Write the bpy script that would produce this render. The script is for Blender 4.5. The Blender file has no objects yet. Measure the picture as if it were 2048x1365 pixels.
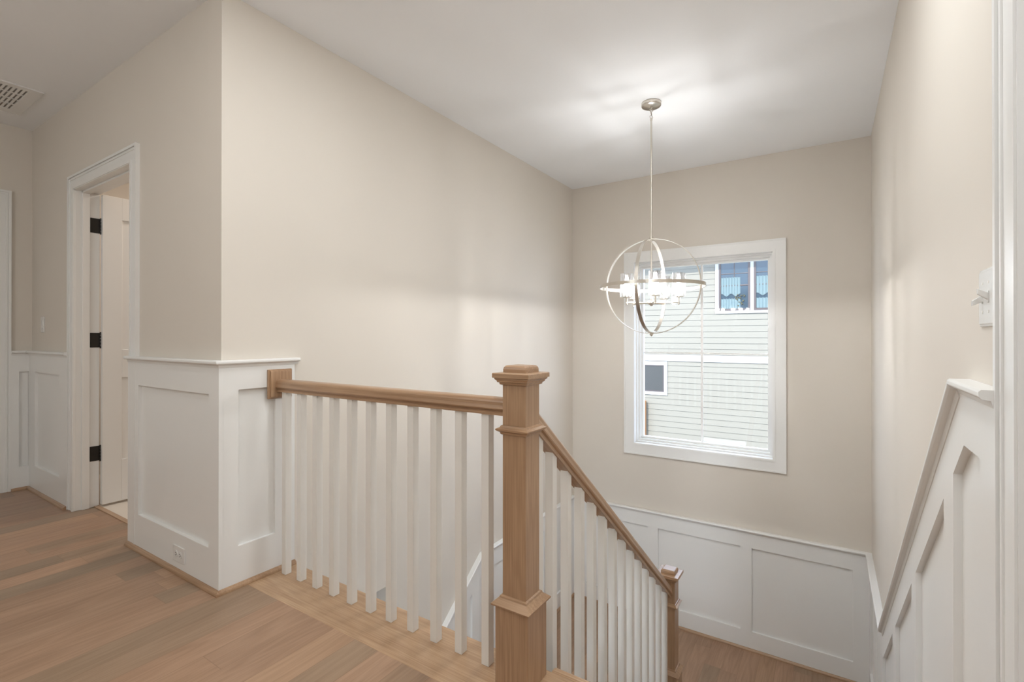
import bpy, math, random
from mathutils import Vector
random.seed(7)
sc = bpy.context.scene
COL = sc.collection
PI = math.pi

# ------------------------------------------------------------------ camera, world, lights, exposure
cd = bpy.data.cameras.new('camera'); cam = bpy.data.objects.new('camera', cd); COL.objects.link(cam)
cd.sensor_width = 36.0; cd.lens = 978.226 / 2048 * 36.0
cd.shift_y = -12.47 / 2048; cd.clip_start = 0.02
cam.location = (0, 0, 1.16)
cam.rotation_euler = (math.radians(90 + 0.166), 0, math.radians(33.0066))
sc.camera = cam
sc.view_settings.view_transform = 'Standard'; sc.view_settings.look = 'None'
sc.view_settings.gamma = 1; sc.view_settings.use_curve_mapping = False
sc.view_settings.exposure = 0.0

w = bpy.data.worlds.new('sky'); sc.world = w; w.use_nodes = True
bg = w.node_tree.nodes['Background']
bg.inputs['Color'].default_value = (0.64, 0.78, 1.0, 1); bg.inputs['Strength'].default_value = 8.2

def lamp(name, kind, loc, energy, color, size=0.1, rot=(0, 0, 0), size_y=None, spread=None):
    l = bpy.data.lights.new(name, kind); l.energy = energy; l.color = color
    if kind == 'AREA':
        l.shape = 'DISK' if size_y is None else 'RECTANGLE'; l.size = size
        if size_y: l.size_y = size_y
        if spread: l.spread = spread
    elif kind == 'POINT': l.shadow_soft_size = size
    o = bpy.data.objects.new(name, l); COL.objects.link(o); o.location = loc; o.rotation_euler = rot
    return o
s = lamp('sun', 'SUN', (0, -5, 12), 10.0, (1.0, 0.95, 0.86))
s.data.angle = math.radians(0.6)
sd = Vector((0.25, 1.0, -0.90)); s.rotation_euler = sd.to_track_quat('-Z', 'Y').to_euler()

# unseen fill lights added to brighten hall and stairwell; then bathroom and lower hall lights
lamp('hall_fill', 'POINT', (0.0, -0.55, 2.15), 26, (0.93, 0.97, 1.0), 0.14)
lamp('hall_fill', 'POINT', (-3.0, -1.5, 2.05), 30, (0.90, 0.97, 1.0), 0.16)
lamp('ceiling_fill', 'AREA', (-1.6, 0.3, 2.73), 7, (1.0, 0.98, 0.95), 0.16)  # area fills added at ceiling height out of view, without fixtures
lamp('ceiling_fill', 'AREA', (-0.42, 1.6, 2.735), 15, (0.92, 0.97, 1.0), 0.20)
lamp('ceiling_fill', 'AREA', (-1.25, 1.3, 2.735), 9, (0.92, 0.97, 1.0), 0.20)
lamp('bathroom_light', 'AREA', (-3.9, 2.3, 2.73), 20, (1.0, 0.88, 0.78), 0.4)
lamp('lower_hall_light', 'AREA', (-1.6, 1.0, -0.45), 10, (0.92, 0.95, 1.0), 0.5)
lamp('lower_hall_daylight', 'AREA', (-1.6, -1.6, -1.9), 48, (0.80, 0.90, 1.0), 1.6, rot=(math.radians(100), 0, 0), size_y=1.6)

# ------------------------------------------------------------------ materials
def newmat(name):
    m = bpy.data.materials.new(name); m.use_nodes = True
    nt = m.node_tree; return m, nt, nt.nodes['Principled BSDF'], nt.nodes.new, nt.links.new
def srgb(r, g, b):
    f = lambda c: (c / 255 / 12.92) if c / 255 <= 0.04045 else ((c / 255 + 0.055) / 1.055) ** 2.4
    return (f(r), f(g), f(b), 1)
def paint(name, col, rough, bump=0.02, bscale=180, coat=0.0):
    m, nt, p, N, L = newmat(name)
    p.inputs['Base Color'].default_value = col; p.inputs['Roughness'].default_value = rough
    p.inputs['Coat Weight'].default_value = coat
    tc = N('ShaderNodeTexCoord'); n = N('ShaderNodeTexNoise'); n.inputs['Scale'].default_value = bscale; n.inputs['Detail'].default_value = 3
    b = N('ShaderNodeBump'); b.inputs['Strength'].default_value = bump; b.inputs['Distance'].default_value = 0.002
    L(tc.outputs['Object'], n.inputs['Vector']); L(n.outputs['Fac'], b.inputs['Height']); L(b.outputs['Normal'], p.inputs['Normal'])
    n2 = N('ShaderNodeTexNoise'); n2.inputs['Scale'].default_value = 1.3; mx = N('ShaderNodeMixRGB'); mx.blend_type = 'MULTIPLY'
    mx.inputs['Fac'].default_value = 0.05; mx.inputs['Color1'].default_value = col
    L(tc.outputs['Object'], n2.inputs['Vector']); L(n2.outputs['Fac'], mx.inputs['Color2']); L(mx.outputs['Color'], p.inputs['Base Color'])
    return m
def metal(name, col, rough):
    m, nt, p, N, L = newmat(name)
    p.inputs['Base Color'].default_value = col; p.inputs['Metallic'].default_value = 1; p.inputs['Roughness'].default_value = rough
    tc = N('ShaderNodeTexCoord'); n = N('ShaderNodeTexNoise'); n.inputs['Scale'].default_value = 300
    mr = N('ShaderNodeMapRange'); mr.inputs['To Min'].default_value = rough * 0.8; mr.inputs['To Max'].default_value = rough * 1.25
    return m
def oak(name, axis, light=(184, 151, 119), dark=(143, 108, 79), slope=0.0, rough=0.32):
    """oak, grain along axis 'X','Y','Z' (slope: angle in the YZ plane)"""
    m, nt, p, N, L = newmat(name)
    tc = N('ShaderNodeTexCoord'); oi = N('ShaderNodeObjectInfo')
    mp = N('ShaderNodeMapping'); mp.inputs['Rotation'].default_value = (slope, 0, 0)
    L(tc.outputs['Object'], mp.inputs['Vector'])
    add = N('ShaderNodeVectorMath'); add.operation = 'ADD'
    mul = N('ShaderNodeVectorMath'); mul.operation = 'SCALE'; mul.inputs[0].default_value = (3.1, 5.7, 7.3)
    L(oi.outputs['Random'], mul.inputs['Scale']); L(mp.outputs['Vector'], add.inputs[0]); L(mul.outputs['Vector'], add.inputs[1])
    def st(across, along):
        v = N('ShaderNodeVectorMath'); v.operation = 'MULTIPLY'
        sv = {'X': (along, across, across), 'Y': (across, along, across), 'Z': (across, across, along)}[axis]
        v.inputs[1].default_value = sv; L(add.outputs['Vector'], v.inputs[0]); return v.outputs['Vector']
    n1 = N('ShaderNodeTexNoise'); n1.inputs['Scale'].default_value = 1; n1.inputs['Detail'].default_value = 2; L(st(9, 0.9), n1.inputs['Vector'])
    m1 = N('ShaderNodeMath'); m1.operation = 'MULTIPLY'; m1.inputs[1].default_value = 70; L(n1.outputs['Fac'], m1.inputs[0])
    m2 = N('ShaderNodeMath'); m2.operation = 'SINE'; L(m1.outputs[0], m2.inputs[0])
    m3 = N('ShaderNodeMath'); m3.operation = 'MULTIPLY_ADD'; m3.inputs[1].default_value = 0.10; m3.inputs[2].default_value = 0.5; L(m2.outputs[0], m3.inputs[0])
    n2 = N('ShaderNodeTexNoise'); n2.inputs['Scale'].default_value = 1; n2.inputs['Detail'].default_value = 4; n2.inputs['Roughness'].default_value = 0.7; L(st(230, 3.2), n2.inputs['Vector'])
    n2s = N('ShaderNodeMath'); n2s.operation = 'MULTIPLY_ADD'; n2s.inputs[1].default_value = 1.9; n2s.inputs[2].default_value = -0.45; L(n2.outputs['Fac'], n2s.inputs[0])
    ad = N('ShaderNodeMath'); ad.operation = 'ADD'; L(m3.outputs[0], ad.inputs[0]); L(n2s.outputs[0], ad.inputs[1])
    n3 = N('ShaderNodeTexNoise'); n3.inputs['Scale'].default_value = 1; L(st(6, 0.6), n3.inputs['Vector'])
    ad2 = N('ShaderNodeMath'); ad2.operation = 'ADD'; L(ad.outputs[0], ad2.inputs[0]); L(n3.outputs['Fac'], ad2.inputs[1])
    mr = N('ShaderNodeMapRange'); mr.inputs['From Min'].default_value = 0.95; mr.inputs['From Max'].default_value = 2.0; L(ad2.outputs[0], mr.inputs['Value'])
    cr = N('ShaderNodeValToRGB'); cr.color_ramp.elements[0].color = srgb(*dark); cr.color_ramp.elements[1].color = srgb(*light)
    L(mr.outputs['Result'], cr.inputs['Fac']); L(cr.outputs['Color'], p.inputs['Base Color'])
    bmp = N('ShaderNodeBump'); bmp.inputs['Strength'].default_value = 0.12; bmp.inputs['Distance'].default_value = 0.001
    L(n2.outputs['Fac'], bmp.inputs['Height']); L(bmp.outputs['Normal'], p.inputs['Normal'])
    p.inputs['Roughness'].default_value = rough; p.inputs['Coat Weight'].default_value = 0.25; p.inputs['Coat Roughness'].default_value = 0.18
    return m
def planks(name, width, length, rough=0.36):
    """floor of oak strips running along Y, world position based (object sits at its own origin, Object coords)"""
    m, nt, p, N, L = newmat(name)
    geo = N('ShaderNodeNewGeometry'); sep = N('ShaderNodeSeparateXYZ'); L(geo.outputs['Position'], sep.inputs[0])
    def math_(op, a, b=None, c=None):
        n = N('ShaderNodeMath'); n.operation = op
        for i, v in enumerate((a, b, c)):
            if v is None: continue
            if isinstance(v, (int, float)): n.inputs[i].default_value = v
            else: L(v, n.inputs[i])
        return n.outputs[0]
    xs = math_('DIVIDE', sep.outputs['X'], width); row = math_('FLOOR', xs); fx = math_('FRACT', xs)
    wn = N('ShaderNodeTexWhiteNoise'); wn.noise_dimensions = '1D'; L(row, wn.inputs['W'])
    ys = math_('ADD', math_('DIVIDE', sep.outputs['Y'], length), math_('MULTIPLY', wn.outputs['Value'], 7.3))
    cl = math_('FLOOR', ys); fy = math_('FRACT', ys)
    cx = N('ShaderNodeCombineXYZ'); L(row, cx.inputs[0]); L(cl, cx.inputs[1])
    wn2 = N('ShaderNodeTexWhiteNoise'); wn2.noise_dimensions = '3D'; L(cx.outputs[0], wn2.inputs['Vector'])
    # grain
    vv = N('ShaderNodeCombineXYZ')
    L(math_('MULTIPLY', sep.outputs['X'], 1.0), vv.inputs[0]); L(sep.outputs['Y'], vv.inputs[1]); L(math_('MULTIPLY', wn2.outputs['Value'], 40), vv.inputs[2])
    def st(a, b):
        v = N('ShaderNodeVectorMath'); v.operation = 'MULTIPLY'; v.inputs[1].default_value = (a, b, 1); L(vv.outputs[0], v.inputs[0]); return v.outputs['Vector']
    n1 = N('ShaderNodeTexNoise'); n1.inputs['Scale'].default_value = 1; n1.inputs['Detail'].default_value = 2; L(st(9, 0.9), n1.inputs['Vector'])
    wv = math_('MULTIPLY_ADD', math_('SINE', math_('MULTIPLY', n1.outputs['Fac'], 60)), 0.11, 0.5)
    n2 = N('ShaderNodeTexNoise'); n2.inputs['Scale'].default_value = 1; n2.inputs['Detail'].default_value = 4; n2.inputs['Roughness'].default_value = 0.7; L(st(160, 4), n2.inputs['Vector'])
    n3 = N('ShaderNodeTexNoise'); n3.inputs['Scale'].default_value = 1; n3.inputs['Detail'].default_value = 2; L(st(5, 1.2), n3.inputs['Vector'])
    g = math_('ADD', math_('ADD', wv, n2.outputs['Fac']), n3.outputs['Fac'])
    mr = N('ShaderNodeMapRange'); mr.inputs['From Min'].default_value = 1.05; mr.inputs['From Max'].default_value = 1.95; L(g, mr.inputs['Value'])
    cr = N('ShaderNodeValToRGB'); cr.color_ramp.elements[0].color = srgb(141, 110, 86); cr.color_ramp.elements[1].color = srgb(175, 143, 117)
    L(mr.outputs['Result'], cr.inputs['Fac'])
    tone = N('ShaderNodeValToRGB'); e = tone.color_ramp.elements
    e[0].color = (0.68, 0.76, 0.78, 1); e[1].color = (1.10, 1.08, 1.02, 1)
    a = e.new(0.16); a.color = (0.83, 0.88, 0.87, 1); a = e.new(0.5); a.color = (0.97, 0.95, 0.93, 1); a = e.new(0.8); a.color = (1.03, 0.99, 0.96, 1)
    L(wn2.outputs['Value'], tone.inputs['Fac'])
    mx = N('ShaderNodeMixRGB'); mx.blend_type = 'MULTIPLY'; mx.inputs['Fac'].default_value = 0.95
    L(cr.outputs['Color'], mx.inputs['Color1']); L(tone.outputs['Color'], mx.inputs['Color2'])
    # seams
    ex = math_('LESS_THAN', math_('MINIMUM', fx, math_('SUBTRACT', 1.0, fx)), 0.0011 / width)
    ey = math_('LESS_THAN', math_('MINIMUM', fy, math_('SUBTRACT', 1.0, fy)), 0.0010 / length)
    seam = math_('MAXIMUM', ex, ey)
    mx2 = N('ShaderNodeMixRGB'); mx2.blend_type = 'MIX'; mx2.inputs['Color2'].default_value = srgb(120, 88, 64)
    L(math_('MULTIPLY', seam, 0.55), mx2.inputs['Fac']); L(mx.outputs['Color'], mx2.inputs['Color1']); L(mx2.outputs['Color'], p.inputs['Base Color'])
    bmp = N('ShaderNodeBump'); bmp.inputs['Strength'].default_value = 0.1; bmp.inputs['Distance'].default_value = 0.001
    L(n2.outputs['Fac'], bmp.inputs['Height']); L(bmp.outputs['Normal'], p.inputs['Normal'])
    p.inputs['Roughness'].default_value = rough; p.inputs['Coat Weight'].default_value = 0.15; p.inputs['Coat Roughness'].default_value = 0.3
    return m
def glass(name, refl=0.06, tint=(1, 1, 1, 1), milky=0.0, milk=(1, 1, 1, 1), seeds=False):
    m = bpy.data.materials.new(name); m.use_nodes = True; nt = m.node_tree; nt.nodes.clear(); N = nt.nodes.new; L = nt.links.new
    out = N('ShaderNodeOutputMaterial'); tr = N('ShaderNodeBsdfTransparent'); tr.inputs['Color'].default_value = tint
    gl = N('ShaderNodeBsdfGlossy'); gl.inputs['Roughness'].default_value = 0.03
    fr = N('ShaderNodeFresnel'); fr.inputs['IOR'].default_value = 1.45
    mx = N('ShaderNodeMixShader'); L(tr.outputs[0], mx.inputs[1]); L(gl.outputs[0], mx.inputs[2])
    mm = N('ShaderNodeMath'); mm.operation = 'MULTIPLY_ADD'; mm.inputs[1].default_value = 0.6; mm.inputs[2].default_value = refl * 0.3
    L(fr.outputs[0], mm.inputs[0]); L(mm.outputs[0], mx.inputs['Fac'])
    last = mx
    if milky:
        tl = N('ShaderNodeBsdfTranslucent'); tl.inputs['Color'].default_value = milk
        df = N('ShaderNodeBsdfDiffuse'); df.inputs['Color'].default_value = milk
        a = N('ShaderNodeMixShader'); a.inputs['Fac'].default_value = 0.5; L(tl.outputs[0], a.inputs[1]); L(df.outputs[0], a.inputs[2])
        b = N('ShaderNodeMixShader'); L(mx.outputs[0], b.inputs[1]); L(a.outputs[0], b.inputs[2]); b.inputs['Fac'].default_value = milky
        if seeds:
            tc = N('ShaderNodeTexCoord'); mp = N('ShaderNodeMapping'); mp.inputs['Scale'].default_value = (1, 1, 0.5)
            v = N('ShaderNodeTexNoise'); v.inputs['Scale'].default_value = 130; v.inputs['Detail'].default_value = 1
            mr = N('ShaderNodeMapRange'); mr.inputs['From Min'].default_value = 0.48; mr.inputs['From Max'].default_value = 0.72
            mr.inputs['To Min'].default_value = milky * 0.5; mr.inputs['To Max'].default_value = min(1, milky * 5)
            L(tc.outputs['Object'], mp.inputs[0]); L(mp.outputs[0], v.inputs['Vector']); L(v.outputs['Fac'], mr.inputs['Value']); L(mr.outputs['Result'], b.inputs['Fac'])
        last = b
    L(last.outputs[0], out.inputs['Surface'])
    return m
def emit(name, col, strength):
    m = bpy.data.materials.new(name); m.use_nodes = True; nt = m.node_tree; nt.nodes.clear(); N = nt.nodes.new
    e = N('ShaderNodeEmission'); e.inputs['Color'].default_value = col; e.inputs['Strength'].default_value = strength
    o = N('ShaderNodeOutputMaterial'); nt.links.new(e.outputs[0], o.inputs[0]); return m

WALL = paint('beige_wall_paint', srgb(223, 215, 204), 0.75, 0.05, 260)
WHITE = paint('white_trim_paint', srgb(240, 239, 236), 0.30, 0.03, 220, 0.12)
WBAL = paint('white_baluster_paint', srgb(238, 235, 229), 0.38, 0.02)
CEIL = paint('ceiling_paint', srgb(246, 247, 248), 0.85, 0.08, 120)
PLATE = paint('white_plastic', srgb(236, 235, 232), 0.22, 0.0, coat=0.4)
BLACK = paint('black_metal', srgb(26, 22, 18), 0.4, 0.0)
SLOT = paint('dark_slot', srgb(70, 64, 58), 0.7, 0.0)
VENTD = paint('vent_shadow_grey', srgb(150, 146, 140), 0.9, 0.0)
NICK = metal('brushed_nickel', (0.66, 0.62, 0.56, 1), 0.28)
OX = oak('oak_along_x', 'X'); OY = oak('oak_along_y', 'Y'); OZ = oak('oak_upright', 'Z')
OS = oak('oak_sloped', 'Y', slope=math.atan(0.787))
BORD = oak('oak_border', 'X', (200, 168, 134), (158, 122, 90))
FLOOR = planks('oak_plank_floor', 0.127, 1.35)
TILE = paint('pale_tile', srgb(225, 216, 205), 0.3, 0.0)
PANE = glass('window_glass', 0.03)
SEED = glass('seeded_glass', 0.15, milky=0.007, seeds=True)
CLEAR = glass('clear_bulb_glass', 0.1, milky=0.05)
FILA = emit('lit_bulb', (0.97, 0.98, 0.99, 1), 590)
SIDE = paint('sage_siding_paint', srgb(98, 95, 86), 0.7, 0.1, 90)
HWHITE = paint('exterior_white_trim', srgb(142, 141, 140), 0.6, 0.0)
BRONZE = paint('dark_bronze_frame', srgb(52, 43, 42), 0.45, 0.0)
HGLASS = paint('house_window_glass', srgb(30, 46, 56), 0.12, 0.0)
SCREEN = paint('window_screen', srgb(30, 32, 31), 0.55, 0.4, 400)
CURT = paint('sheer_curtain', srgb(76, 92, 94), 0.7, 0.0)
PINE = oak('new_pine', 'Z', (150, 104, 60), (126, 84, 46))
GROUND = paint('grass_ground', srgb(70, 76, 54), 0.95, 0.3, 20)
ROOF = paint('grey_shingle', srgb(58, 57, 56), 0.9, 0.3, 40)
FLOW = paint('dried_flowers', srgb(62, 60, 40), 0.9, 0.0)

# ------------------------------------------------------------------ mesh helpers
WLOC = {}
class MB:
    def __init__(s): s.v = []; s.f = []; s.sm = []
    def add(s, vs, fs, smooth=False):
        b = len(s.v); s.v += [Vector(v) for v in vs]; s.f += [tuple(i + b for i in f) for f in fs]; s.sm += [smooth] * len(fs); return s
    def box(s, x0, x1, y0, y1, z0, z1):
        x0, x1 = sorted((x0, x1)); y0, y1 = sorted((y0, y1)); z0, z1 = sorted((z0, z1))
        return s.add([(x0, y0, z0), (x1, y0, z0), (x1, y1, z0), (x0, y1, z0), (x0, y0, z1), (x1, y0, z1), (x1, y1, z1), (x0, y1, z1)],
                     [(0, 3, 2, 1), (4, 5, 6, 7), (0, 1, 5, 4), (1, 2, 6, 5), (2, 3, 7, 6), (3, 0, 4, 7)])
    def prism(s, poly, axis, a, b, smooth=False):
        """poly: 2-D points; axis 'X': (y,z), 'Y': (x,z), 'Z': (x,y)"""
        A = sum(poly[i][0] * poly[(i + 1) % len(poly)][1] - poly[(i + 1) % len(poly)][0] * poly[i][1] for i in range(len(poly)))
        if A < 0: poly = poly[::-1]
        mk = {'X': lambda p, t: (t, p[0], p[1]), 'Y': lambda p, t: (p[0], t, p[1]), 'Z': lambda p, t: (p[0], p[1], t)}[axis]
        a, b = min(a, b), max(a, b)
        if axis == 'Y': a, b = b, a
        n = len(poly)
        vs = [mk(p, a) for p in poly] + [mk(p, b) for p in poly]
        s.add(vs, [tuple(range(n - 1, -1, -1)), tuple(range(n, 2 * n))])
        return s.add(vs, [(i, (i + 1) % n, n + (i + 1) % n, n + i) for i in range(n)], smooth)
    def sweep(s, prof, p0, p1, side, up, smooth=False, cut=None):
        """extrude 2-D profile (side,up) from p0 to p1; cut: world direction vectors planes normal (keep plumb ends)"""
        p0 = Vector(p0); p1 = Vector(p1); side = Vector(side); up = Vector(up); n = len(prof); d = (p1 - p0).normalized()
        def pt(p, q):
            v = p + side * q[0] + up * q[1]
            if cut is not None:
                c = Vector(cut); t = (p - v).dot(c) / d.dot(c); v = v + d * t
            return v
        vs = [pt(p0, q) for q in prof] + [pt(p1, q) for q in prof]
        s.add(vs, [tuple(range(n)), tuple(range(2 * n - 1, n - 1, -1))])
        return s.add(vs, [(i, n + i, n + (i + 1) % n, (i + 1) % n) for i in range(n)], smooth)
    def path(s, prof, pts, outs, up=(0, 0, 1)):
        """mitred moulding: profile (out, up) carried along pts; outs[i] is the (unnormalised mitre) out vector at each point"""
        n = len(prof); up = Vector(up); vs = []
        for p, o in zip(pts, outs):
            for q in prof: vs.append(Vector(p) + Vector(o) * q[0] + up * q[1])
        m_ = len(pts)
        s.add(vs, [tuple(range(n)), tuple(range(m_ * n - 1, (m_ - 1) * n - 1, -1))])
        return s.add(vs, [(j * n + i, (j + 1) * n + i, (j + 1) * n + (i + 1) % n, j * n + (i + 1) % n) for j in range(m_ - 1) for i in range(n)])
    def ring(s, plane, o, i, a, b):
        """mitred picture frame; o,i=(u0,u1,v0,v1); plane 'XZ' (depth y a..b), 'YZ' (depth x), 'XY' (depth z)"""
        ax = {'XZ': 'Y', 'YZ': 'X', 'XY': 'Z'}[plane]
        O = [(o[0], o[2]), (o[1], o[2]), (o[1], o[3]), (o[0], o[3])]; I = [(i[0], i[2]), (i[1], i[2]), (i[1], i[3]), (i[0], i[3])]
        for k in range(4):
            j = (k + 1) % 4
            s.prism([O[k], O[j], I[j], I[k]], ax, a, b)
        return s
    def cyl(s, p0, p1, r, r1=None, seg=16, caps=True):
        p0 = Vector(p0); p1 = Vector(p1); r1 = r if r1 is None else r1
        d = (p1 - p0).normalized(); u = d.orthogonal().normalized(); v = d.cross(u)
        vs = []
        for p, rr in ((p0, r), (p1, r1)):
            for k in range(seg):
                a = 2 * PI * k / seg; vs.append(p + (u * math.cos(a) + v * math.sin(a)) * rr)
        s.add(vs, [(k, (k + 1) % seg, seg + (k + 1) % seg, seg + k) for k in range(seg)], True)
        if caps: s.add(vs, [tuple(range(seg - 1, -1, -1)), tuple(range(seg, 2 * seg))])
        return s
    def lathe(s, prof, c, seg=32):
        c = Vector(c); vs = []; n = len(prof)
        for (r, z) in prof:
            for k in range(seg):
                a = 2 * PI * k / seg; vs.append(c + Vector((r * math.cos(a), r * math.sin(a), z)))
        fs = [(j * seg + k, j * seg + (k + 1) % seg, (j + 1) * seg + (k + 1) % seg, (j + 1) * seg + k) for j in range(n - 1) for k in range(seg)]
        return s.add(vs, fs, True)
    def hoop(s, c, R, axis, width, th, seg=96):
        """flat metal band bent into a circle round axis"""
        c = Vector(c); ax = Vector(axis).normalized(); u = ax.orthogonal().normalized(); v = ax.cross(u); vs = []
        for k in range(seg):
            a = 2 * PI * k / seg; r = u * math.cos(a) + v * math.sin(a)
            for (dr, dw) in ((-th / 2, -width / 2), (th / 2, -width / 2), (th / 2, width / 2), (-th / 2, width / 2)):
                vs.append(c + r * (R + dr) + ax * dw)
        fs = []
        for k in range(seg):
            for j in range(4):
                fs.append((k * 4 + j, ((k + 1) % seg) * 4 + j, ((k + 1) % seg) * 4 + (j + 1) % 4, k * 4 + (j + 1) % 4))
        return s.add(vs, fs)
    def torus(s, c, axis, R, r, seg=24, seg2=8, sx=1.0):
        c = Vector(c); ax = Vector(axis).normalized(); u = ax.orthogonal().normalized(); v = ax.cross(u)
        if abs(v.z) < abs(u.z): u, v = v, u
        vs = []
        for k in range(seg):
            a = 2 * PI * k / seg; rd = u * math.cos(a) * sx + v * math.sin(a); rn = (u * math.cos(a) + v * math.sin(a))
            for j in range(seg2):
                b = 2 * PI * j / seg2; vs.append(c + rd * R + rn * (r * math.cos(b)) + ax * (r * math.sin(b)))
        fs = [(k * seg2 + j, ((k + 1) % seg) * seg2 + j, ((k + 1) % seg) * seg2 + (j + 1) % seg2, k * seg2 + (j + 1) % seg2) for k in range(seg) for j in range(seg2)]
        return s.add(vs, fs, True)
    def sphere(s, c, r, seg=20, rings=12, sz=1.0):
        prof = [(r * math.sin(PI * j / rings) + 1e-5, -r * sz * math.cos(PI * j / rings)) for j in range(rings + 1)]
        return s.lathe(prof, c, seg)
    def build(s, name, mat, parent=None, bevel=0.0, kind=None, label=None, cat=None, group=None, autosmooth=False):
        xs = [v.x for v in s.v]; ys = [v.y for v in s.v]; zs = [v.z for v in s.v]
        org = Vector(((min(xs) + max(xs)) / 2, (min(ys) + max(ys)) / 2, min(zs)))
        me = bpy.data.meshes.new(name); me.from_pydata([v - org for v in s.v], [], s.f)
        for p_, sm in zip(me.polygons, s.sm): p_.use_smooth = sm
        me.materials.append(mat); me.update()
        # make normals consistent
        import bmesh
        bm = bmesh.new(); bm.from_mesh(me); bmesh.ops.recalc_face_normals(bm, faces=bm.faces); bm.to_mesh(me); bm.free()
        o = bpy.data.objects.new(name, me); COL.objects.link(o)
        if parent is not None: o.parent = parent; o.location = org - WLOC[parent.name]
        else: o.location = org
        WLOC[o.name] = org
        if bevel:
            b = o.modifiers.new('bevel', 'BEVEL'); b.width = bevel; b.segments = 2; b.limit_method = 'ANGLE'; b.angle_limit = math.radians(40)
        if kind: o['kind'] = kind
        if label: o['label'] = label
        if cat: o['category'] = cat
        if group: o['group'] = group
        return o
def empty(name, loc, label=None, cat=None, group=None, kind=None):
    o = bpy.data.objects.new(name, None); COL.objects.link(o); o.location = loc; WLOC[o.name] = Vector(loc); o.empty_display_size = 0.05
    if label: o['label'] = label
    if cat: o['category'] = cat
    if group: o['group'] = group
    if kind: o['kind'] = kind
    return o
def copyobj(o, loc, parent=None):
    c = o.copy(); COL.objects.link(c)
    if parent is not None: c.parent = parent; c.location = Vector(loc) - WLOC[parent.name]
    else: c.location = loc
    WLOC[c.name] = Vector(loc)
    return c
ST = 'structure'

# ------------------------------------------------------------------ key dimensions (metres)
XL, XR, Y1, YB, X0, ZC = -2.318, 0.275, 1.144, 4.767, -5.147, 2.74
ZL = -1.60                      # stair landing
TW = 0.02                       # wainscot thickness
CP = 0.043                      # chair-rail projection
RUN, RISE = 0.226, 1.6 / 9
SL = 0.787

# ------------------------------------------------------------------ shell
m = MB(); m.box(X0 - .12, XR + .12, -2.7, 1.245, -.4, 0); m.build('floor', FLOOR, kind=ST)
m = MB()
m.box(XL, XR, 1.245, 1.495, -.4, 0); m.build('trim_1', BORD, kind=ST, bevel=0.003, label='oak border board along the edge of the stair opening')
m = MB(); m.box(-.812, XR, 1.495, 1.527, -.03, 0); m.build('trim_2', BORD, kind=ST, bevel=0.008)
m = MB(); m.box(XL, XR, 1.478, 1.50, -.42, -.031); m.build('trim_3', WHITE, kind=ST)
m = MB(); m.box(X0 - .12, XL - .12, 1.247, 3.3, -.4, -.004); m.build('floor', TILE, kind=ST)
m = MB(); m.box(-.93, XR, 3.31, YB, -1.9, ZL); m.box(XL, -.93, 3.08, YB, -1.9, ZL); m.build('floor', FLOOR, kind=ST)
m = MB(); m.box(X0 - .12, XR + .12, -2.7, YB + .18, -3.4, -3.2); m.build('floor', FLOOR, kind=ST)
m = MB(); m.box(X0 - .12, 2.2, -2.7, YB + .18, ZC, ZC + .12); m.build('ceiling', CEIL, kind=ST)
# left wall of the stairwell: passes the open lower hall at its near end
m = MB(); m.box(XL - .12, XL, Y1, YB + .18, -.4, ZC); m.box(XL - .12, XL, 2.16, YB + .18, -3.2, -.4); m.build('wall_left', WALL, kind=ST)
# wall with the bathroom door (faces the camera)
DX0, DX1, DZ = -4.19, -3.29, 2.13
m = MB(); m.box(X0, DX0 - .02, Y1, Y1 + .12, 0, ZC); m.box(DX1 + .02, XL - .12, Y1, Y1 + .12, 0, ZC); m.box(DX0 - .02, DX1 + .02, Y1, Y1 + .12, DZ + .02, ZC)
m.build('wall_hall', WALL, kind=ST)
# window wall
WX0, WX1, WZ0, WZ1 = -1.635, -0.413, 0.10, 1.89
m = MB()
m.box(XL, WX0 - .02, YB, YB + .18, -3.2, ZC); m.box(WX1 + .02, XR, YB, YB + .18, -3.2, ZC)
m.box(WX0 - .02, WX1 + .02, YB, YB + .18, -3.2, WZ0 - .02); m.box(WX0 - .02, WX1 + .02, YB, YB + .18, WZ1 + .02, ZC)
m.build('wall_back', WALL, kind=ST)
m = MB(); m.box(X0 - .12, XL - .12, YB, YB + .18, -3.2, ZC); m.build('wall_outer', WALL, kind=ST)
# right wall with a doorway beside the camera
RY0, RY1 = 0.20, 1.135
m = MB()
m.box(XR, XR + .12, RY1 + .02, YB + .18, -3.2, ZC); m.box(XR, XR + .12, -2.7, RY0 - .02, -3.2, ZC)
m.box(XR, XR + .12, RY0 - .02, RY1 + .02, DZ + .02, ZC); m.box(XR, XR + .12, RY0 - .02, RY1 + .02, -3.2, -.4)
m.build('wall_right', WALL, kind=ST)
LY1 = 1.026 - .105              # door opening of the far left wall
m = MB(); m.box(X0 - .12, X0, LY1 + .02, YB, -3.2, ZC); m.box(X0 - .12, X0, -2.7, LY1 - .92, -3.2, ZC); m.box(X0 - .12, X0, LY1 - .92, LY1 + .02, DZ + .03, ZC)
m.box(X0 - .12, X0, LY1 - .92, LY1 + .02, -3.2, -.4)
m.build('wall_far_left', WALL, kind=ST)
m = MB(); m.box(X0 - .12, XR + .12, -2.82, -2.7, -3.2, ZC); m.build('wall_front', WALL, kind=ST)
m = MB(); m.box(X0, XL - .12, 3.2, 3.3, -.0, ZC); m.build('wall_bathroom', WALL, kind=ST)
# wall between the two flights, with a stepped top under the treads
poly = [(1.48, -3.2), (1.48, -.41)]
poly = [(1.50, -3.2), (3.31, -3.2), (3.31, ZL - .001)]
poly = [(1.50, -3.2), (3.17, -3.2)]
for k in range(8, 0, -1):
    poly += [(min(3.17, 1.50 + RUN * k), -RISE * k - .03), (1.50 + RUN * (k - 1), -RISE * k - .03)]

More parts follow.
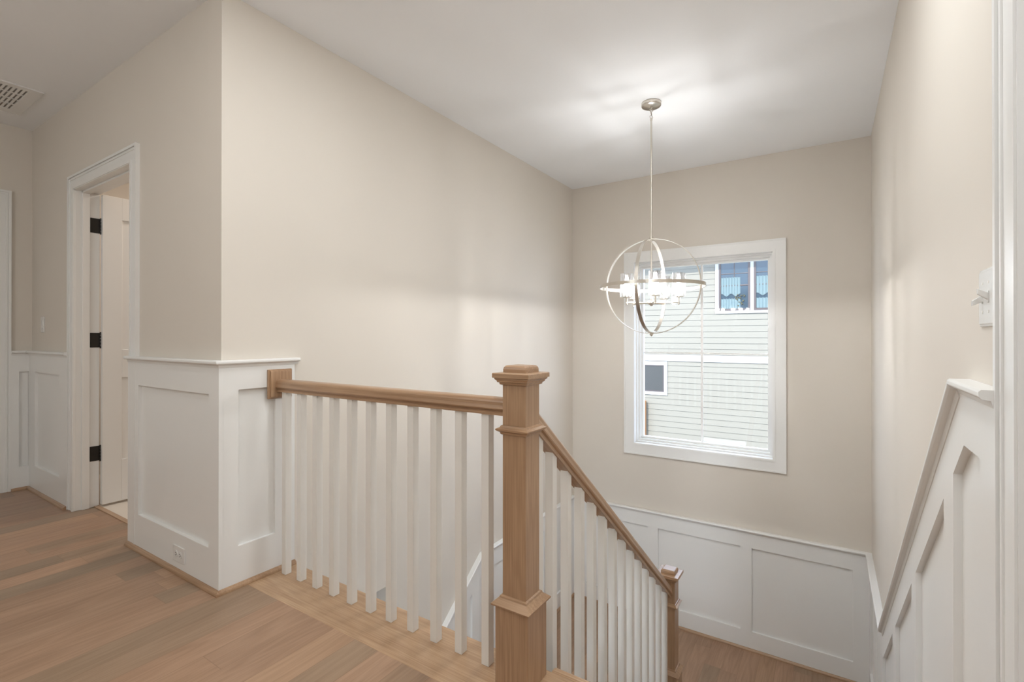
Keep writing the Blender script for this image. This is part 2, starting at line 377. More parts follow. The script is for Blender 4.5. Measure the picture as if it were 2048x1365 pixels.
# ------------------------------------------------------------------ stairs
def flight(name, x0, x1, yn, zn, sgn, label):
    t = empty(name, ((x0 + x1) / 2, yn, zn), label, 'staircase')
    for k in range(1, 9):
        ya = yn + sgn * RUN * (k - 1); yb = yn + sgn * (RUN * k + .026)
        z = zn - RISE * k
        tm = MB()
        if sgn > 0 and k == 8:      # notched round the lower newel post
            tm.box(x0, x1, ya, 3.174, z - .028, z); tm.box(-.814, x1, 3.174, yb, z - .028, z)
        else: tm.box(x0, x1, min(ya, yb), max(ya, yb), z - .028, z)
        tm.build('tread', OX, t, bevel=0.006)
    for k in range(0, 9):
        y = yn + sgn * RUN * k
        top = zn - RISE * k - (.03)
        MB().box(-.814 if (sgn > 0 and k == 8) else x0 + .006, x1 - .002, y, y - sgn * .016, zn - RISE * (k + 1) + .001, top).build('riser', WHITE, t)
    return t
st1 = flight('staircase', -.938, XR - TW - .002, 1.50, 0.0, 1, 'oak-treaded stair flight going down from the hall floor to the window landing')
MB().prism(poly, 'X', -.925, -.84).build('stringer_wall', WHITE, st1)
flight('staircase', XL + TW + .002, -.928, 3.08, ZL, -1, 'lower stair flight turning back below the hall railing')
# nosing of landing at the lower flight
MB().box(XL, -.93, 3.05, 3.079, ZL - .028, ZL).build('trim_4', OX, kind=ST, bevel=.006)

# ------------------------------------------------------------------ wainscot
def cap_prof():   # (out, up) chair rail section, top at up=0
    return [(0, 0), (CP - .004, 0), (CP, -.004), (CP, -.013), (CP - .005, -.018), (TW + .006, -.020), (TW + .002, -.034), (0, -.034)]
# hall wall, both sides of the door, and round the corner
yf = Y1 - TW
m = MB()
def hw(x0, x1, panels):      # panelled part of the hall wall between x0,x1
    m.box(x0, x1, yf, Y1, .893, 1.03); m.box(x0, x1, yf, Y1, .0, .19)
    e = x0
    for a, b in panels: m.box(e, a, yf, Y1, .19, .893); e = b
    m.box(e, x1, yf, Y1, .19, .893)
hw(DX1, XL + TW, [(-3.154, -2.389)]); m.box(-3.16, -2.38, Y1 - .003, Y1, .18, .90)
m.build('trim_5', WHITE, kind=ST)
m = MB()
hw(X0, DX0 - .10, [(-4.981, -4.435)]); m.box(-4.99, -4.43, Y1 - .003, Y1, .18, .90); m.box(X0, X0 + .003, 1.06, Y1 - TW - .001, .17, .90)
m.box(X0, X0 + TW, LY1 + .105, Y1 - TW, .893, 1.03); m.box(X0, X0 + TW, LY1 + .105, Y1 - TW, 0, .175); m.box(X0, X0 + TW, LY1 + .105, 1.07, .175, .893)
m.build('trim_6', WHITE, kind=ST)
# short return on the stairwell side of the corner
m = MB(); xf = XL + TW
m.box(XL, XL + .003, 1.20, 1.40, .18, .92); m.box(XL, xf, Y1 - .0005, 1.495, .912, 1.03); m.box(XL, xf, Y1 - .0005, 1.495, 0, .187); m.box(XL, xf, Y1 - .0005, 1.211, .187, .912); m.box(XL, xf, 1.391, 1.495, .187, .912)
m.build('trim_7', WHITE, kind=ST)
# chair rails
m = MB()
P = cap_prof()
m.path(P, [(DX1, Y1, 1.05), (XL, Y1, 1.05), (XL, 1.513, 1.05)], [(0, -1, 0), (1, -1, 0), (1, 0, 0)])
m.build('trim_8', WHITE, kind=ST, bevel=.0015)
m = MB()
m.path(P, [(DX0 - .085, Y1, 1.05), (X0, Y1, 1.05), (X0, LY1 + .105, 1.05)], [(0, -1, 0), (1, -1, 0), (1, 0, 0)])
m.build('trim_9', WHITE, kind=ST, bevel=.0015)
# back wall at the landing
yf = YB - TW
m = MB()
m.box(XL, XR, yf, YB, ZL + .897, -.565); m.box(XL, XR, yf, YB, ZL, ZL + .165)
e = XL
for a, b in ((-2.225, -1.494), (-1.398, -.670), (-.577, .152)): m.box(e, a, yf, YB, ZL + .165, ZL + .897); e = b
m.box(e, XR, yf, YB, ZL + .165, ZL + .897); m.box(XL, XR, YB - .003, YB, ZL + .1, -.57)
m.build('trim_10', WHITE, kind=ST)
m = MB(); m.sweep(P, (XL, YB, -.545), (XR, YB, -.545), (0, -1, 0), (0, 0, 1)); m.build('trim_11', WHITE, kind=ST, bevel=.0015)
# right wall: level by the door, sloping with the stairs, level at the landing
KY, VY = 1.531, 3.568           # kinks of the chair rail
ZT, ZB_ = 1.06, -.545
def capz(y):
    return ZT if y < KY else (ZB_ if y > VY else ZT - SL * (y - KY))
xr0, xr1 = XR - TW, XR
RA = .150                        # depth of top rail
m = MB()
def rail_poly(off_t, off_b, y0, y1):
    ys = [y0] + [q for q in (KY, VY) if y0 < q < y1] + [y1]
    return ys
def slab(y0, y1, t, b, out=(xr0, xr1)):
    """piece between capz-t and capz-b (b may be a number => fixed z) from y0 to y1"""
    ys = [y0] + [q for q in (KY, VY) if y0 < q < y1] + [y1]
    for a, c in zip(ys[:-1], ys[1:]):
        za, zc = capz(a), capz(c)
        m.prism([(a, za - t), (c, zc - t), (c, b(c)), (a, b(a))], 'X', out[0], out[1])
# top rail; its lower edge kinks at slightly different y
def prail(y):  # lower edge of top rail
    k1, k2 = KY - .04, VY - .06
    zt = ZT - .148
    if y < k1: return zt
    z = zt - SL * (y - k1)
    return max(z, ZL + .895)
def noseline(y): # top of the skirt board
    return max(-SL * (y - 1.50) + .10, ZL + .165) if y > 1.3 else .187
def seg_prism(y0, y1, top, bot):
    ys = sorted(set([y0, y1] + [q for q in (KY, VY, KY - .04, 3.45, 1.30, 1.36, 1.42, 3.53) if y0 < q < y1]))
    for a, c in zip(ys[:-1], ys[1:]):
        m.prism([(a, top(a)), (c, top(c)), (c, bot(c)), (a, bot(a))], 'X', xr0, xr1)
seg_prism(1.246, YB - TW, lambda y: capz(y) - .02, prail)
def skirt_top(y):
    if y < 1.42: return .187
    return max(.187 - SL * (y - 1.42), ZL + .165)
def skirt_bot(y):
    if y < 1.50: return .001
    return max(-.30 - SL * (y - 1.50), ZL + .001)
seg_prism(1.246, YB - TW, skirt_top, skirt_bot)
for a, c in ((1.246, 1.347), (1.608, 1.727), (2.244, 2.352), (2.906, 3.02), (3.60, 3.70), (4.20, 4.30), (4.66, YB - TW)):
    seg_prism(a, c, prail, skirt_top)
xr0 = XR - .003; seg_prism(1.248, YB - TW, lambda y: prail(y) + .01, lambda y: skirt_top(y) - .01); xr0 = XR - TW
m.build('trim_12', WHITE, kind=ST)
m = MB()
n = Vector((0, SL, 1)).normalized()
def capsweep(y0, z0, y1, z1, up):
    m.sweep([(q[0], q[1]) for q in P], (XR, y0, z0), (XR, y1, z1), (-1, 0, 0), up, cut=(0, 1, 0))
capsweep(1.238, ZT, KY, ZT, (0, 0, 1)); capsweep(KY, ZT, VY, ZB_, n); capsweep(VY, ZB_, YB - CP, ZB_, (0, 0, 1))
m.build('trim_13', WHITE, kind=ST, bevel=.0015)
# left wall of the landing and lower flight (slopes down toward the camera)
KL = 3.10
def capl(y): return ZB_ if y > KL else ZB_ - SL * (KL - y)
def prl(y): k = KL + .02; return ZL + .895 if y > k else ZL + .895 - SL * (k - y)
def skl(y): return ZL + .165 if y > KL + .05 else ZL + .165 - SL * (KL + .05 - y)
m = MB()
def segl(y0, y1, top, bot):
    ys = sorted(set([y0, y1] + [q for q in (KL, KL + .02, KL + .05) if y0 < q < y1]))
    for a, c in zip(ys[:-1], ys[1:]): m.prism([(a, top(a)), (c, top(c)), (c, bot(c)), (a, bot(a))], 'X', XL, XL + TW)
segl(2.16, YB - TW, lambda y: capl(y) - .02, prl); segl(2.16, YB - TW, skl, lambda y: skl(y) - (.165 if y > KL + .05 else .40))
XLs = TW
TW = .003; segl(2.161, YB - .021, lambda y: prl(y) + .01, lambda y: skl(y) - .01); TW = XLs
for a, c in ((2.16, 2.26), (2.50, 2.60), (2.98, 3.07), (3.56, 3.66), (4.10, 4.20), (4.65, YB - TW)): segl(a, c, prl, skl)
m.build('trim_14', WHITE, kind=ST)
m = MB()
n2 = Vector((0, -SL, 1)).normalized()
m.sweep(P, (XL, 2.16, capl(2.16)), (XL, KL, ZB_), (1, 0, 0), n2, cut=(0, 1, 0)); m.sweep(P, (XL, KL, ZB_), (XL, YB - CP, ZB_), (1, 0, 0), (0, 0, 1), cut=(0, 1, 0))
m.build('trim_15', WHITE, kind=ST, bevel=.0015)
# oak shoe moulding
Q = [(0, 0)] + [(.019 * math.cos(a), .019 * math.sin(a)) for a in [i * PI / 2 / 5 for i in range(6)]]
def shoe(p0, p1, side, mat, name='baseboard_hall'):
    MB().sweep(Q, p0, p1, side, (0, 0, 1)).build(name, mat, kind=ST)
shoe((X0 + TW, Y1 - TW, 0), (DX0 - .10, Y1 - TW, 0), (0, -1, 0), OX)
MB().path(Q, [(DX1 + .005, Y1 - TW, 0), (XL + TW, Y1 - TW, 0), (XL + TW, 1.495, 0)], [(0, -1, 0), (1, -1, 0), (1, 0, 0)]).build('baseboard_hall', OX, kind=ST)
shoe((X0 + TW, LY1 + .105, 0), (X0 + TW, Y1 - TW, 0), (1, 0, 0), OY, 'baseboard_far_left')
shoe((XL + TW, YB - TW, ZL), (XR - TW, YB - TW, ZL), (0, -1, 0), OX, 'baseboard_back')
shoe((XR - TW, 3.33, ZL), (XR - TW, YB - TW, ZL), (-1, 0, 0), OY, 'baseboard_right')
shoe((XL + TW, 3.10, ZL), (XL + TW, YB - TW, ZL), (1, 0, 0), OY, 'baseboard_left')

# ------------------------------------------------------------------ window
win = empty('window_1', ((WX0 + WX1) / 2, YB, WZ0), kind=ST, label='tall white-cased stairwell window divided in four')
o = (-1.737, -.312, -.009, 1.996)
m = MB(); m.ring('XZ', o, (WX0, WX1, WZ0, WZ1), YB - .016, YB)
m.ring('XZ', (o[0] - .002, o[1] + .002, o[2] - .002, o[3] + .002), (o[0] + .012, o[1] - .012, o[2] + .012, o[3] - .012), YB - .021, YB)
m.ring('XZ', (WX0 - .022, WX1 + .022, WZ0 - .022, WZ1 + .022), (WX0 - .004, WX1 + .004, WZ0 - .004, WZ1 + .004), YB - .020, YB)
m.build('window_casing', WHITE, win, bevel=.002)
m = MB()
g = lambda d: (WX0 + d, WX1 - d, WZ0 + d, WZ1 - d)
m.ring('XZ', g(-.02), g(.0), YB, YB + .16); m.ring('XZ', g(0), g(.012), YB + .045, YB + .16)
m.build('window_frame', WHITE, win, bevel=.0015)
m = MB(); m.ring('XZ', g(.012), g(.030), YB + .085, YB + .165); m.ring('XZ', g(.030), g(.048), YB + .120, YB + .17); m.build('sash', WHITE, win, bevel=.002)
m = MB(); m.box(WX0 + .04, WX1 - .04, YB + .150, YB + .156, WZ0 + .04, WZ1 - .04); m.build('pane', PANE, win)
m = MB(); m.box(-1.034, -1.014, YB + .140, YB + .1495, WZ0 + .045, WZ1 - .045); m.box(WX0 + .045, WX1 - .045, YB + .1405, YB + .1490, .988, 1.003); m.build('muntin', WHITE, win)

# ------------------------------------------------------------------ doors
def casing_ring(mb, plane, u0, u1, ztop, wd, face, back, s):
    """three-sided door casing with a stepped profile; s=+1/-1 direction out of the wall along depth axis"""
    ax = {'XZ': 'Y', 'YZ': 'X'}[plane]
    def part(a, b, th):
        A = [(u0 - a, .0), (u0 - a, ztop + a), (u1 + a, ztop + a), (u1 + a, 0)]
        B = [(u0 - b, 0), (u0 - b, ztop + b), (u1 + b, ztop + b), (u1 + b, 0)]
        for k in range(3): mb.prism([A[k], A[k + 1], B[k + 1], B[k]], ax, face, face + s * th)
    part(wd, .0, .014); part(wd + .0008, wd - .014, .022); part(wd - .019, wd - .030, .0175); part(.020, .004, .018)
d1 = empty('door_1', (DX0, Y1, 0), kind=ST, label='white bathroom door standing open inward behind the hall corner')
m = MB(); casing_ring(m, 'XZ', DX0, DX1, DZ, .095, Y1, Y1, -1); m.build('door_casing', WHITE, d1, bevel=.002)
m = MB(); m.box(DX0 - .02, DX0, Y1 - .0, Y1 + .125, 0, DZ + .02); m.box(DX1, DX1 + .02, Y1, Y1 + .125, 0, DZ + .02); m.box(DX0, DX1, Y1, Y1 + .125, DZ, DZ + .02)
m.box(DX0, DX0 + .012, Y1 + .03, Y1 + .07, 0, DZ); m.box(DX1 - .012, DX1, Y1 + .03, Y1 + .07, 0, DZ); m.box(DX0, DX1, Y1 + .03, Y1 + .07, DZ - .012, DZ)
m.build('door_frame', WHITE, d1, bevel=.0015)
# slab open 90 degrees, along +Y
sx0, sx1, sy0, sy1 = -4.187, -4.152, Y1 + .13, Y1 + .13 + .865
m = MB(); m.box(sx0 + .008, sx1 - .008, sy0 + .1, sy1 - .1, .2, DZ - .1)
for (a, b, c, d) in ((sy0, sy0 + .11, .012, DZ - .004), (sy1 - .11, sy1, .012, DZ - .004), (sy0 + .11, sy1 - .11, .012, .30), (sy0 + .11, sy1 - .11, .87, 1.066), (sy0 + .11, sy1 - .11, 1.97, DZ - .004)):
    m.box(sx0, sx1, a, b, c, d)
m.build('door_panel', WHITE, d1, bevel=.0015)
for zc in (1.912, 1.133, .362):
    h = MB()
    h.prism([(Y1 + .074, zc + .050), (Y1 + .074 - .008, zc + .042), (Y1 + .066, zc - .042), (Y1 + .074, zc - .050), (Y1 + .126, zc - .050), (Y1 + .126, zc + .050)], 'X', DX0 + .0005, DX0 + .0035)
    for k in range(5):
        h.cyl((DX0 + .0075, Y1 + .130, zc - .056 + k * .0225), (DX0 + .0075, Y1 + .130, zc - .056 + k * .0225 + .0205), .0062, seg=12)
    h.build('hinge', BLACK, d1)
# doorway in the right wall, by the camera
d2 = empty('door_2', (XR, RY0, 0), kind=ST, label='white cased doorway in the right wall at the frame edge')
m = MB(); casing_ring(m, 'YZ', RY0, RY1 + .0, DZ, .109, XR, XR, -1); m.build('door_casing', WHITE, d2, bevel=.003)
m = MB(); m.box(XR - .0, XR + .125, RY1, RY1 + .02, 0, DZ + .02); m.box(XR, XR + .125, RY0 - .02, RY0, 0, DZ + .02); m.box(XR, XR + .125, RY0, RY1, DZ, DZ + .02); m.build('door_frame', WHITE, d2, bevel=.002)
m = MB(); m.box(XR + .088, XR + .114, RY0 + .1, RY1 - .1, .1, DZ - .1)
for (a, b, c, d) in ((RY0 + .003, RY0 + .11, .01, DZ - .003), (RY1 - .11, RY1 - .003, .01, DZ - .003), (RY0 + .11, RY1 - .11, .01, .25), (RY0 + .11, RY1 - .11, .87, 1.05), (RY0 + .11, RY1 - .11, 1.99, DZ - .003)):
    m.box(XR + .080, XR + .122, max(a, RY0 + .003), b, c, d)
m.build('door_panel', WHITE, d2, bevel=.0015)
# door in the far left wall
d3 = empty('door_3', (X0, LY1 - .90, 0), kind=ST, label='white door and casing in the far left wall')
m = MB(); casing_ring(m, 'YZ', LY1 - .90, LY1, DZ + .01, .105, X0, X0, 1); m.build('door_casing', WHITE, d3, bevel=.003)
m = MB(); m.box(X0 - .12, X0, LY1, LY1 + .02, 0, DZ + .03); m.box(X0 - .12, X0, LY1 - .92, LY1 - .90, 0, DZ + .03); m.box(X0 - .12, X0, LY1 - .90, LY1, DZ + .01, DZ + .03); m.build('door_frame', WHITE, d3)
m = MB(); m.box(X0 - .10, X0 - .07, LY1 - .8, LY1 - .1, .1, DZ - .1)
for (a, b, c, d) in ((LY1 - .897, LY1 - .79, .01, 2.13), (LY1 - .11, LY1 - .003, .01, 2.13), (LY1 - .79, LY1 - .11, .01, .25), (LY1 - .79, LY1 - .11, .87, 1.05), (LY1 - .79, LY1 - .11, 1.99, 2.13)):
    m.box(X0 - .105, X0 - .062, a, b, c, d)
m.build('door_panel', WHITE, d3, bevel=.0015)
MB().box(X0 - .22, X0 - .121, LY1 - 1.1, LY1 + .2, -.4, ZC).build('wall_door_backing', WALL, kind=ST)  # unseen backing added behind the door to keep sky light out of its gap
MB().box(DX0 - .0, DX1 + .0, Y1 + .095, Y1 + .125, -.002, .006).build('trim_16', OX, kind=ST, bevel=.003)

# ------------------------------------------------------------------ newel posts
NX = -.879
def newel(y, zf, zb, zmid, ztop, label):
    t = empty('newel_post', (NX, y, zf), label, 'newel post', 'boxed oak newel posts of the stair railing')
    hb, hs = .0635, .0455
    def sq(mb, prof):       # square stack: list of (half, z)
        n = len(prof); vs = []
        for h, z in prof: vs += [(NX - h, y - h, z), (NX + h, y - h, z), (NX + h, y + h, z), (NX - h, y + h, z)]
        fs = [(j * 4 + k, j * 4 + (k + 1) % 4, (j + 1) * 4 + (k + 1) % 4, (j + 1) * 4 + k) for j in range(n - 1) for k in range(4)]
        mb.add(vs, [(3, 2, 1, 0)] + fs + [tuple(4 * (n - 1) + k for k in range(4))])
    m = MB(); sq(m, [(hb, zf), (hb, zb)]); m.build('base', OZ, t, bevel=.003)
    m = MB(); sq(m, [(hs, zb), (hs, ztop - .062)]); m.build('shaft', OZ, t, bevel=.0025)
    m = MB(); sq(m, [(hb + .001, zb - .004), (hb + .010, zb - .001), (hb + .011, zb + .004), (hb + .006, zb + .008), (hs + .008, zb + .022), (hs + .006, zb + .028), (hs + .001, zb + .03)]); m.build('base_moulding', OX, t)
    m = MB(); sq(m, [(hs + .001, zmid - .014), (hs + .005, zmid - .012), (hs + .006, zmid - .006), (hs + .017, zmid + .001), (hs + .018, zmid + .006), (hs + .007, zmid + .011), (hs + .004, zmid + .017), (hs + .001, zmid + .018)]); m.build('collar', OX, t)
    m = MB(); z = ztop
    sq(m, [(hs + .001, z - .066), (hs + .007, z - .064), (hs + .008, z - .058), (hs + .013, z - .056), (hs + .015, z - .050), (hs + .020, z - .046), (hs + .020, z - .042), (hs + .0255, z - .041), (hs + .0255, z - .027), (hs + .024, z - .025), (hs + .001, z - .024)])
    m.build('cap', OX, t)
    m = MB(); sq(m, [(hs - .001, z - .026), (hs - .001, z - .013), (hs - .003, z - .006), (hs - .007, z - .002), (hs - .012, z)]); m.build('cap_block', OX, t, bevel=.002)
    return t
newel(1.41, 0, .262, .843, 1.062, 'tall near oak newel post at the corner of the hall railing')
newel(3.24, ZL, -1.01, -.578, -.352, 'far oak newel post on the lower landing below the window')

# ------------------------------------------------------------------ railings
hp = [(.024, 0), (.024, .009), (.0215, .011), (.0215, .015), (.029, .019), (.0315, .024)]
hp += [(.0315 - .003 * t / 4, .024 + .016 * t / 4) for t in range(1, 4)]
hp += [(.0165 + .0125 * math.cos(a), .043 + .0165 * math.sin(a)) for a in [PI / 2 * t / 8 for t in range(9)]] + [(.007, .061)]
RP = hp + [(-x, z) for x, z in hp[::-1]]
r1 = empty('railing', (-1.6, 1.41, 0), 'level hall railing with oak handrail and eleven white balusters', 'railing')
m = MB(); m.sweep(RP, (XL + TW + .018, 1.41, .887), (NX - .0455, 1.41, .887), (0, 1, 0), (0, 0, 1)); m.build('handrail', OX, r1)
m = MB(); m.box(XL + TW, XL + TW + .012, 1.347, 1.473, .853, .997)
m.prism([(XL + TW + .012, .855), (XL + TW + .022, .863), (XL + TW + .022, .987), (XL + TW + .012, .995)], 'Y', 1.355, 1.465)
m.build('wall_rosette', OZ, r1, bevel=.003, label='square oak wall block')
b0 = None
for i in range(11):
    x = -2.232 + .1213 * i
    if b0 is None:
        b0 = MB().box(x - .016, x + .016, 1.394, 1.426, 0, .889).build('baluster', WBAL, r1, bevel=.0015)
    else: copyobj(b0, (x, 1.41, 0), r1)
r2 = empty('railing', (NX, 2.3, -.9), 'sloping stair railing with oak handrail and white balusters down to the landing', 'railing')
ang = Vector((0, 1, -SL)).normalized(); upn = Vector((0, SL, 1)).normalized()
zt0 = .904 - SL * (1.4555 - 1.48)
vt = .061 / upn.z
m = MB(); ya, yb = 1.4555, 3.1945
m.sweep(RP, (NX, ya, zt0 - vt), (NX, yb, zt0 - vt - SL * (yb - ya)), (1, 0, 0), upn, cut=(0, 1, 0)); m.build('handrail', OS, r2)
for k in range(14):
    y0 = 1.482 + .1243 * k; y1 = y0 + .032
    step = max(0, math.ceil((y0 + .016 - 1.50 - .026) / RUN)) if y0 > 1.5 else 1
    zb = -RISE * max(1, min(8, int((y0 + .016 - 1.526) // RUN) + 1 + (0 if y0 < 1.526 else 0)))
    if k == 0: zb = 0.0
    idx = max(1, int(math.floor((y0 - 1.50) / RUN)) + 1); zb = -RISE * min(8, idx) if k else -RISE
    f = lambda y: zt0 - vt - SL * (y - ya) + .006
    a = 1.5015 if (k == 0) else y0
    MB().prism([(a, zb), (y1 if k else a + .032, zb), (y1 if k else a + .032, f(y1 if k else a + .032)), (a, f(a))], 'X', NX - .016, NX + .016).build('baluster', WBAL, r2, bevel=.0015)

# ------------------------------------------------------------------ chandelier
CX, CY = -1.010, 3.285
ZS, RS = 1.497, .321
ch = empty('chandelier', (CX, CY, ZC), 'brushed nickel globe chandelier with five seeded glass shades hanging in the stairwell', 'chandelier')
m = MB(); m.lathe([(.0001, 0), (.063, 0), (.065, -.003), (.065, -.020), (.062, -.025), (.0001, -.027)], (CX, CY, ZC), 40); m.build('canopy', NICK, ch)
m = MB(); m.cyl((CX, CY, ZC - .026), (CX, CY, ZC - .045), .006, .004); m.cyl((CX - .012, CY, ZC - .033), (CX + .012, CY, ZC - .033), .0022, seg=8); m.build('loop', NICK, ch)
for i in range(3):
    MB().torus((CX, CY, ZC - .052 - i * .022), (1, 0, 0) if i % 2 else (0, 1, 0), .0125, .0022, sx=.55).build('chain_link', NICK, ch)
zst = ZC - .108
m = MB(); m.cyl((CX, CY, ZS + RS - .005), (CX, CY, zst), .0062); m.cyl((CX, CY, zst - .012), (CX, CY, zst + .004), .0085); m.build('stem', NICK, ch)
m = MB(); m.cyl((CX, CY, ZS - .11), (CX, CY, ZS + RS - .004), .0052); m.build('inner_rod', NICK, ch)
MB().hoop((CX, CY, ZS), RS - .002, (0, 1, 0), .022, .0045).build('hoop', NICK, ch)
MB().hoop((CX, CY, ZS), RS - .007, (1, 0, 0), .022, .0045).build('hoop', NICK, ch)
MB().hoop((CX, CY, ZS), RS + .021, (0, 0, 1), .022, .0045, 128).build('hoop', NICK, ch)
MB().cyl((CX, CY, ZS + RS - .014), (CX, CY, ZS + RS + .012), .013).build('top_coupling', NICK, ch)
m = MB(); m.cyl((CX, CY, ZS - RS - .008), (CX, CY, ZS - RS + .012), .012); m.sphere((CX, CY, ZS - RS - .010), .007); m.build('finial', NICK, ch)
ZH = 1.385
m = MB(); m.lathe([(.0001, -.022), (.008, -.020), (.012, -.012), (.024, -.008), (.026, .010), (.012, .014), (.008, .03), (.0001, .03)], (CX, CY, ZH), 28); m.build('hub', NICK, ch)
first = None
for k in range(5):
    a = math.radians(11 + 72 * k); dx, dy = math.sin(a), math.cos(a); r = .176
    lx, ly = CX + dx * r, CY + dy * r
    am = MB(); am.cyl((CX + dx * .02, CY + dy * .02, ZH), (lx + dx * .006, ly + dy * .006, ZH), .0048, seg=12); am.cyl((lx, ly, ZH - .010), (lx, ly, ZH + .034), .0052, seg=12); am.sphere((lx, ly, ZH - .011), .0058, 12, 8); am.build('arm', NICK, ch)
    zb = ZH + .034
    cu = MB(); cu.lathe([(.0001, 0), (.030, 0), (.030, .004), (.0145, .005), (.0145, .046), (.0001, .046)], (lx, ly, zb), 28)
    cup = cu.build('socket', NICK, ch)
    g_ = MB(); R_, t_ = .0425, .0022
    g_.lathe([(.012, .0045), (R_ - .004, .0045), (R_, .008), (R_, .158), (R_ - t_, .1585), (R_ - t_, .009), (R_ - .005, .0066), (.012, .0066)], (lx, ly, zb), 36)
    g_.build('glass_shade', SEED, ch)
    b_ = MB(); b_.lathe([(.0001, .096), (.010, .0945), (.0175, .088), (.0205, .078), (.0180, .067), (.012, .058), (.010, .050), (.010, .047), (.0001, .047)], (lx, ly, zb), 20)
    bo = b_.build('bulb', FILA, cup)

# ------------------------------------------------------------------ plates, outlet, vent
def toggle_plate():
    yc, zc = 1.375, 1.240; x = XR
    t = empty('light_switch', (x, yc, zc), 'glossy white two-toggle light switch plate on the right wall', 'light switch')
    m = MB(); m.box(x - .0035, x, yc - .059, yc + .059, zc - .060, zc + .060); m.box(x - .006, x, yc - .054, yc + .054, zc - .055, zc + .055); m.build('plate', PLATE, t, bevel=.002)
    for s_ in (-1, 1):
        y = yc + s_ * .023
        tg = MB(); tg.prism([(y, 0)] * 0 + [(y - .005, zc - .012), (y + .005, zc - .012), (y + .005, zc + .012), (y - .005, zc + .012)], 'X', x - .0075, x - .005)
        dz = -.011 if s_ > 0 else .011
        tg.add([(x - .006, y - .0045, zc - .0075), (x - .006, y + .0045, zc - .0075), (x - .006, y + .0045, zc + .0075), (x - .006, y - .0045, zc + .0075),
                (x - .023, y - .0045, zc + dz - .0055), (x - .023, y + .0045, zc + dz - .0055), (x - .023, y + .0045, zc + dz + .0055), (x - .023, y - .0045, zc + dz + .0055)],
               [(0, 1, 2, 3), (7, 6, 5, 4), (0, 4, 5, 1), (1, 5, 6, 2), (2, 6, 7, 3), (3, 7, 4, 0)])
        tg.build('toggle', PLATE, t, bevel=.001)
        for zz in (.030, -.030):
            MB().cyl((x - .0065, y, zc + zz), (x - .0055, y, zc + zz), .0032, seg=12).build('screw', NICK, t)
toggle_plate()
t = empty('light_switch', (-4.875, Y1, 1.245), 'small white rocker switch above the chair rail left of the bathroom door', 'light switch')
m = MB(); m.box(-4.912, -4.838, Y1 - .005, Y1, 1.187, 1.303); m.build('plate', PLATE, t, bevel=.002)
MB().box(-4.892, -4.858, Y1 - .008, Y1 - .004, 1.213, 1.277).build('rocker', PLATE, t, bevel=.001)
oy = Y1 - TW
t = empty('power_outlet', (-2.673, oy, .092), 'white duplex outlet set sideways in the tall baseboard near the corner', 'outlet')
m = MB(); m.box(-2.733, -2.613, oy - .005, oy, .053, .131); m.build('plate', PLATE, t, bevel=.002)
for xo in (-2.694, -2.652):
    so = MB(); so.cyl((xo, oy - .0075, .092), (xo, oy - .004, .092), .0165, seg=24); so = so.build('receptacle', PLATE, t, bevel=.001)
    q = MB()
    q.box(xo - .006, xo + .002, oy - .0081, oy - .0072, .0965, .0990); q.box(xo - .006, xo + .002, oy - .0081, oy - .0072, .0850, .0875); q.cyl((xo + .0085, oy - .0081, .092), (xo + .0085, oy - .0072, .092), .0026, seg=10)
    q.build('slot', SLOT, so)
t = empty('ceiling_vent', (-4.55, .72, ZC), 'white return air grille in the hall ceiling', 'air vent')
vx0, vx1, vy0, vy1 = -4.83, -4.268, .42, 1.005
m = MB(); m.ring('XY', (vx0, vx1, vy0, vy1), (vx0 + .07, vx1 - .05, vy0 + .05, vy1 - .06), ZC - .008, ZC); m.build('frame', PLATE, t, bevel=.003)
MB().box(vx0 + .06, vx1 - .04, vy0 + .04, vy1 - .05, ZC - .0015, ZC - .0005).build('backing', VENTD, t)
m = MB()
ix0, ix1, iy0, iy1 = vx0 + .07, vx1 - .05, vy0 + .05, vy1 - .06
for k in range(5):
    x = ix0 + (ix1 - ix0) * k / 4; m.box(x - .006, x + .006, iy0, iy1, ZC - .007, ZC - .001)
nsl = 21
for k in range(nsl + 1):
    y = iy0 + (iy1 - iy0) * k / nsl; m.box(ix0, ix1, y - .0065, y + .0065, ZC - .0065, ZC - .001)
m.build('louver', PLATE, t)

# ------------------------------------------------------------------ outside
MB().box(-16, 12, YB + .3, 30, -4.6, -4.5).build('ground', GROUND, kind=ST)
HY = 12.0
hs = empty('house', (-2.5, HY, -4.5), 'neighbouring house with pale sage lap siding seen through the stairwell window', 'house')
m = MB(); c = .1353; z = -4.5 + .0
z0 = .052; ks = range(-34, 25)
for k in ks:
    za = z0 + c * k; m.prism([(HY, za - .004), (HY - .016, za - .004), (HY - .004, za + c), (HY, za + c)], 'X', -9, 4)
m.box(-9, 4, HY, HY + .2, -4.5, 3.45)
m.build('siding', SIDE, hs)
m = MB(); m.box(-9.1, 4.1, HY - .03, HY + .05, .560, .715); m.build('band_board', HWHITE, hs)
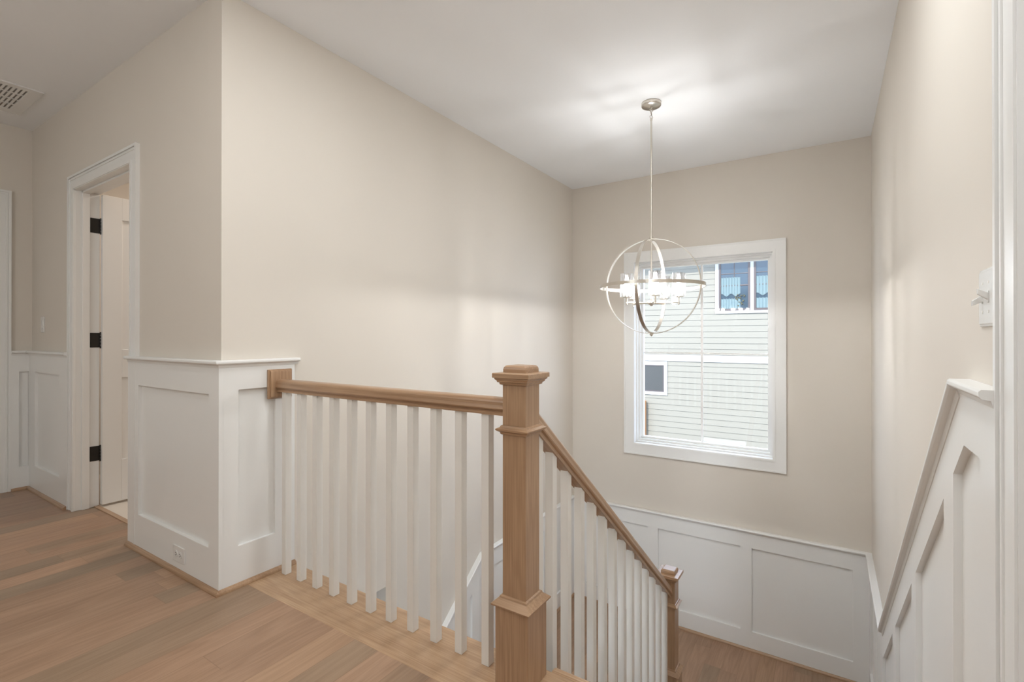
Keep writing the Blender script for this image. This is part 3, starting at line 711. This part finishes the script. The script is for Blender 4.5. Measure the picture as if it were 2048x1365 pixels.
# upper twin window
hw_ = MB(); hw_.ring('XZ', (-2.205, -.62, 1.675, 3.18), (-2.13, -.695, 1.735, 3.10), HY - .035, HY + .02); hw_.box(-1.475, -1.405, HY - .034, HY + .02, 1.7, 3.12)
ww = hw_.build('window_trim', HWHITE, hs)
for (a, b) in ((-2.13, -1.475), (-1.405, -.70)):
    f = MB(); f.ring('XZ', (a, b, 1.735, 3.10), (a + .045, b - .045, 1.785, 3.05), HY - .040, HY + .02)
    f.box(a + .03, b - .03, HY - .036, HY + .0, 2.290, 2.318); f.box((a + b) / 2 - .008, (a + b) / 2 + .008, HY - .033, HY, 2.31, 3.06); f.box(a + .03, b - .03, HY - .033, HY, 2.565, 2.58)
    f.build('window_frame', BRONZE, hs, bevel=.003)
    p = MB().box(a + .03, b - .03, HY - .022, HY - .016, 1.77, 3.07).build('window_pane', HGLASS, hs)
    # scalloped sheer curtains (upper valance and lower tier) hanging just inside the pane
    def tier(zt, zb, amp, w0, w1):
        cm = MB(); nseg = 110; vs = []
        for i in range(nseg + 1):
            u = i / nseg; x = w0 + (w1 - w0) * u; yy = HY - .028 - .016 * abs(math.sin(u * 22))
            ztt = zt - .02 * abs(math.sin(u * 22)); zbb = zb + amp * (.5 + .5 * math.sin(u * 13 + 1))
            vs += [(x, yy, zbb), (x, yy, ztt), (x, yy + .001, zbb), (x, yy + .001, ztt)]
        fs = []
        for i in range(nseg):
            a_ = i * 4; b_ = a_ + 4
            fs += [(a_, b_, b_ + 1, a_ + 1), (a_ + 2, a_ + 3, b_ + 3, b_ + 2), (a_ + 1, b_ + 1, b_ + 3, a_ + 3), (a_, a_ + 2, b_ + 2, b_)]
        cm.add(vs, fs); cm.build('curtain', CURT, p)
    tier(2.50, 2.06, .06, a + .05, b - .20); tier(2.02, 1.785, .0, a + .05, b - .20)
fl = MB(); random.seed(3)
for i in range(26):
    fl.sphere((-1.78 + random.random() * .2, HY - .046, 1.84 + random.random() * .25), .008 + random.random() * .010, 8, 5)
fl.build('dried_flowers', FLOW, hs, kind='stuff')
# lower small window with screen
m = MB(); m.ring('XZ', (-4.05, -3.299, -.275, .545), (-3.98, -3.375, -.20, .455), HY - .035, HY + .02); m.build('window_trim', HWHITE, hs)
m = MB(); m.ring('XZ', (-3.98, -3.375, -.20, .455), (-3.95, -3.405, -.17, .43), HY - .030, HY + .02); m.build('window_frame', BRONZE, hs)
MB().box(-3.955, -3.40, HY - .020, HY - .014, -.18, .44).build('window_pane', SCREEN, hs)
# eave
m = MB(); m.box(-9.5, 4.5, HY - .60, HY + .3, 3.19, 3.42); m.build('eave', HWHITE, hs)
m = MB(); m.prism([(HY - .72, 3.42), (HY + 3.6, 5.2), (HY + 7.9, 3.42)], 'X', -9.6, 4.6); m.build('roof', ROOF, hs)
MB().box(-3.93, -3.803, HY - .16, HY - .05, -4.5, -.43).build('wooden_post', PINE, label='orange new-wood post standing in front of the neighbouring siding', cat='post')
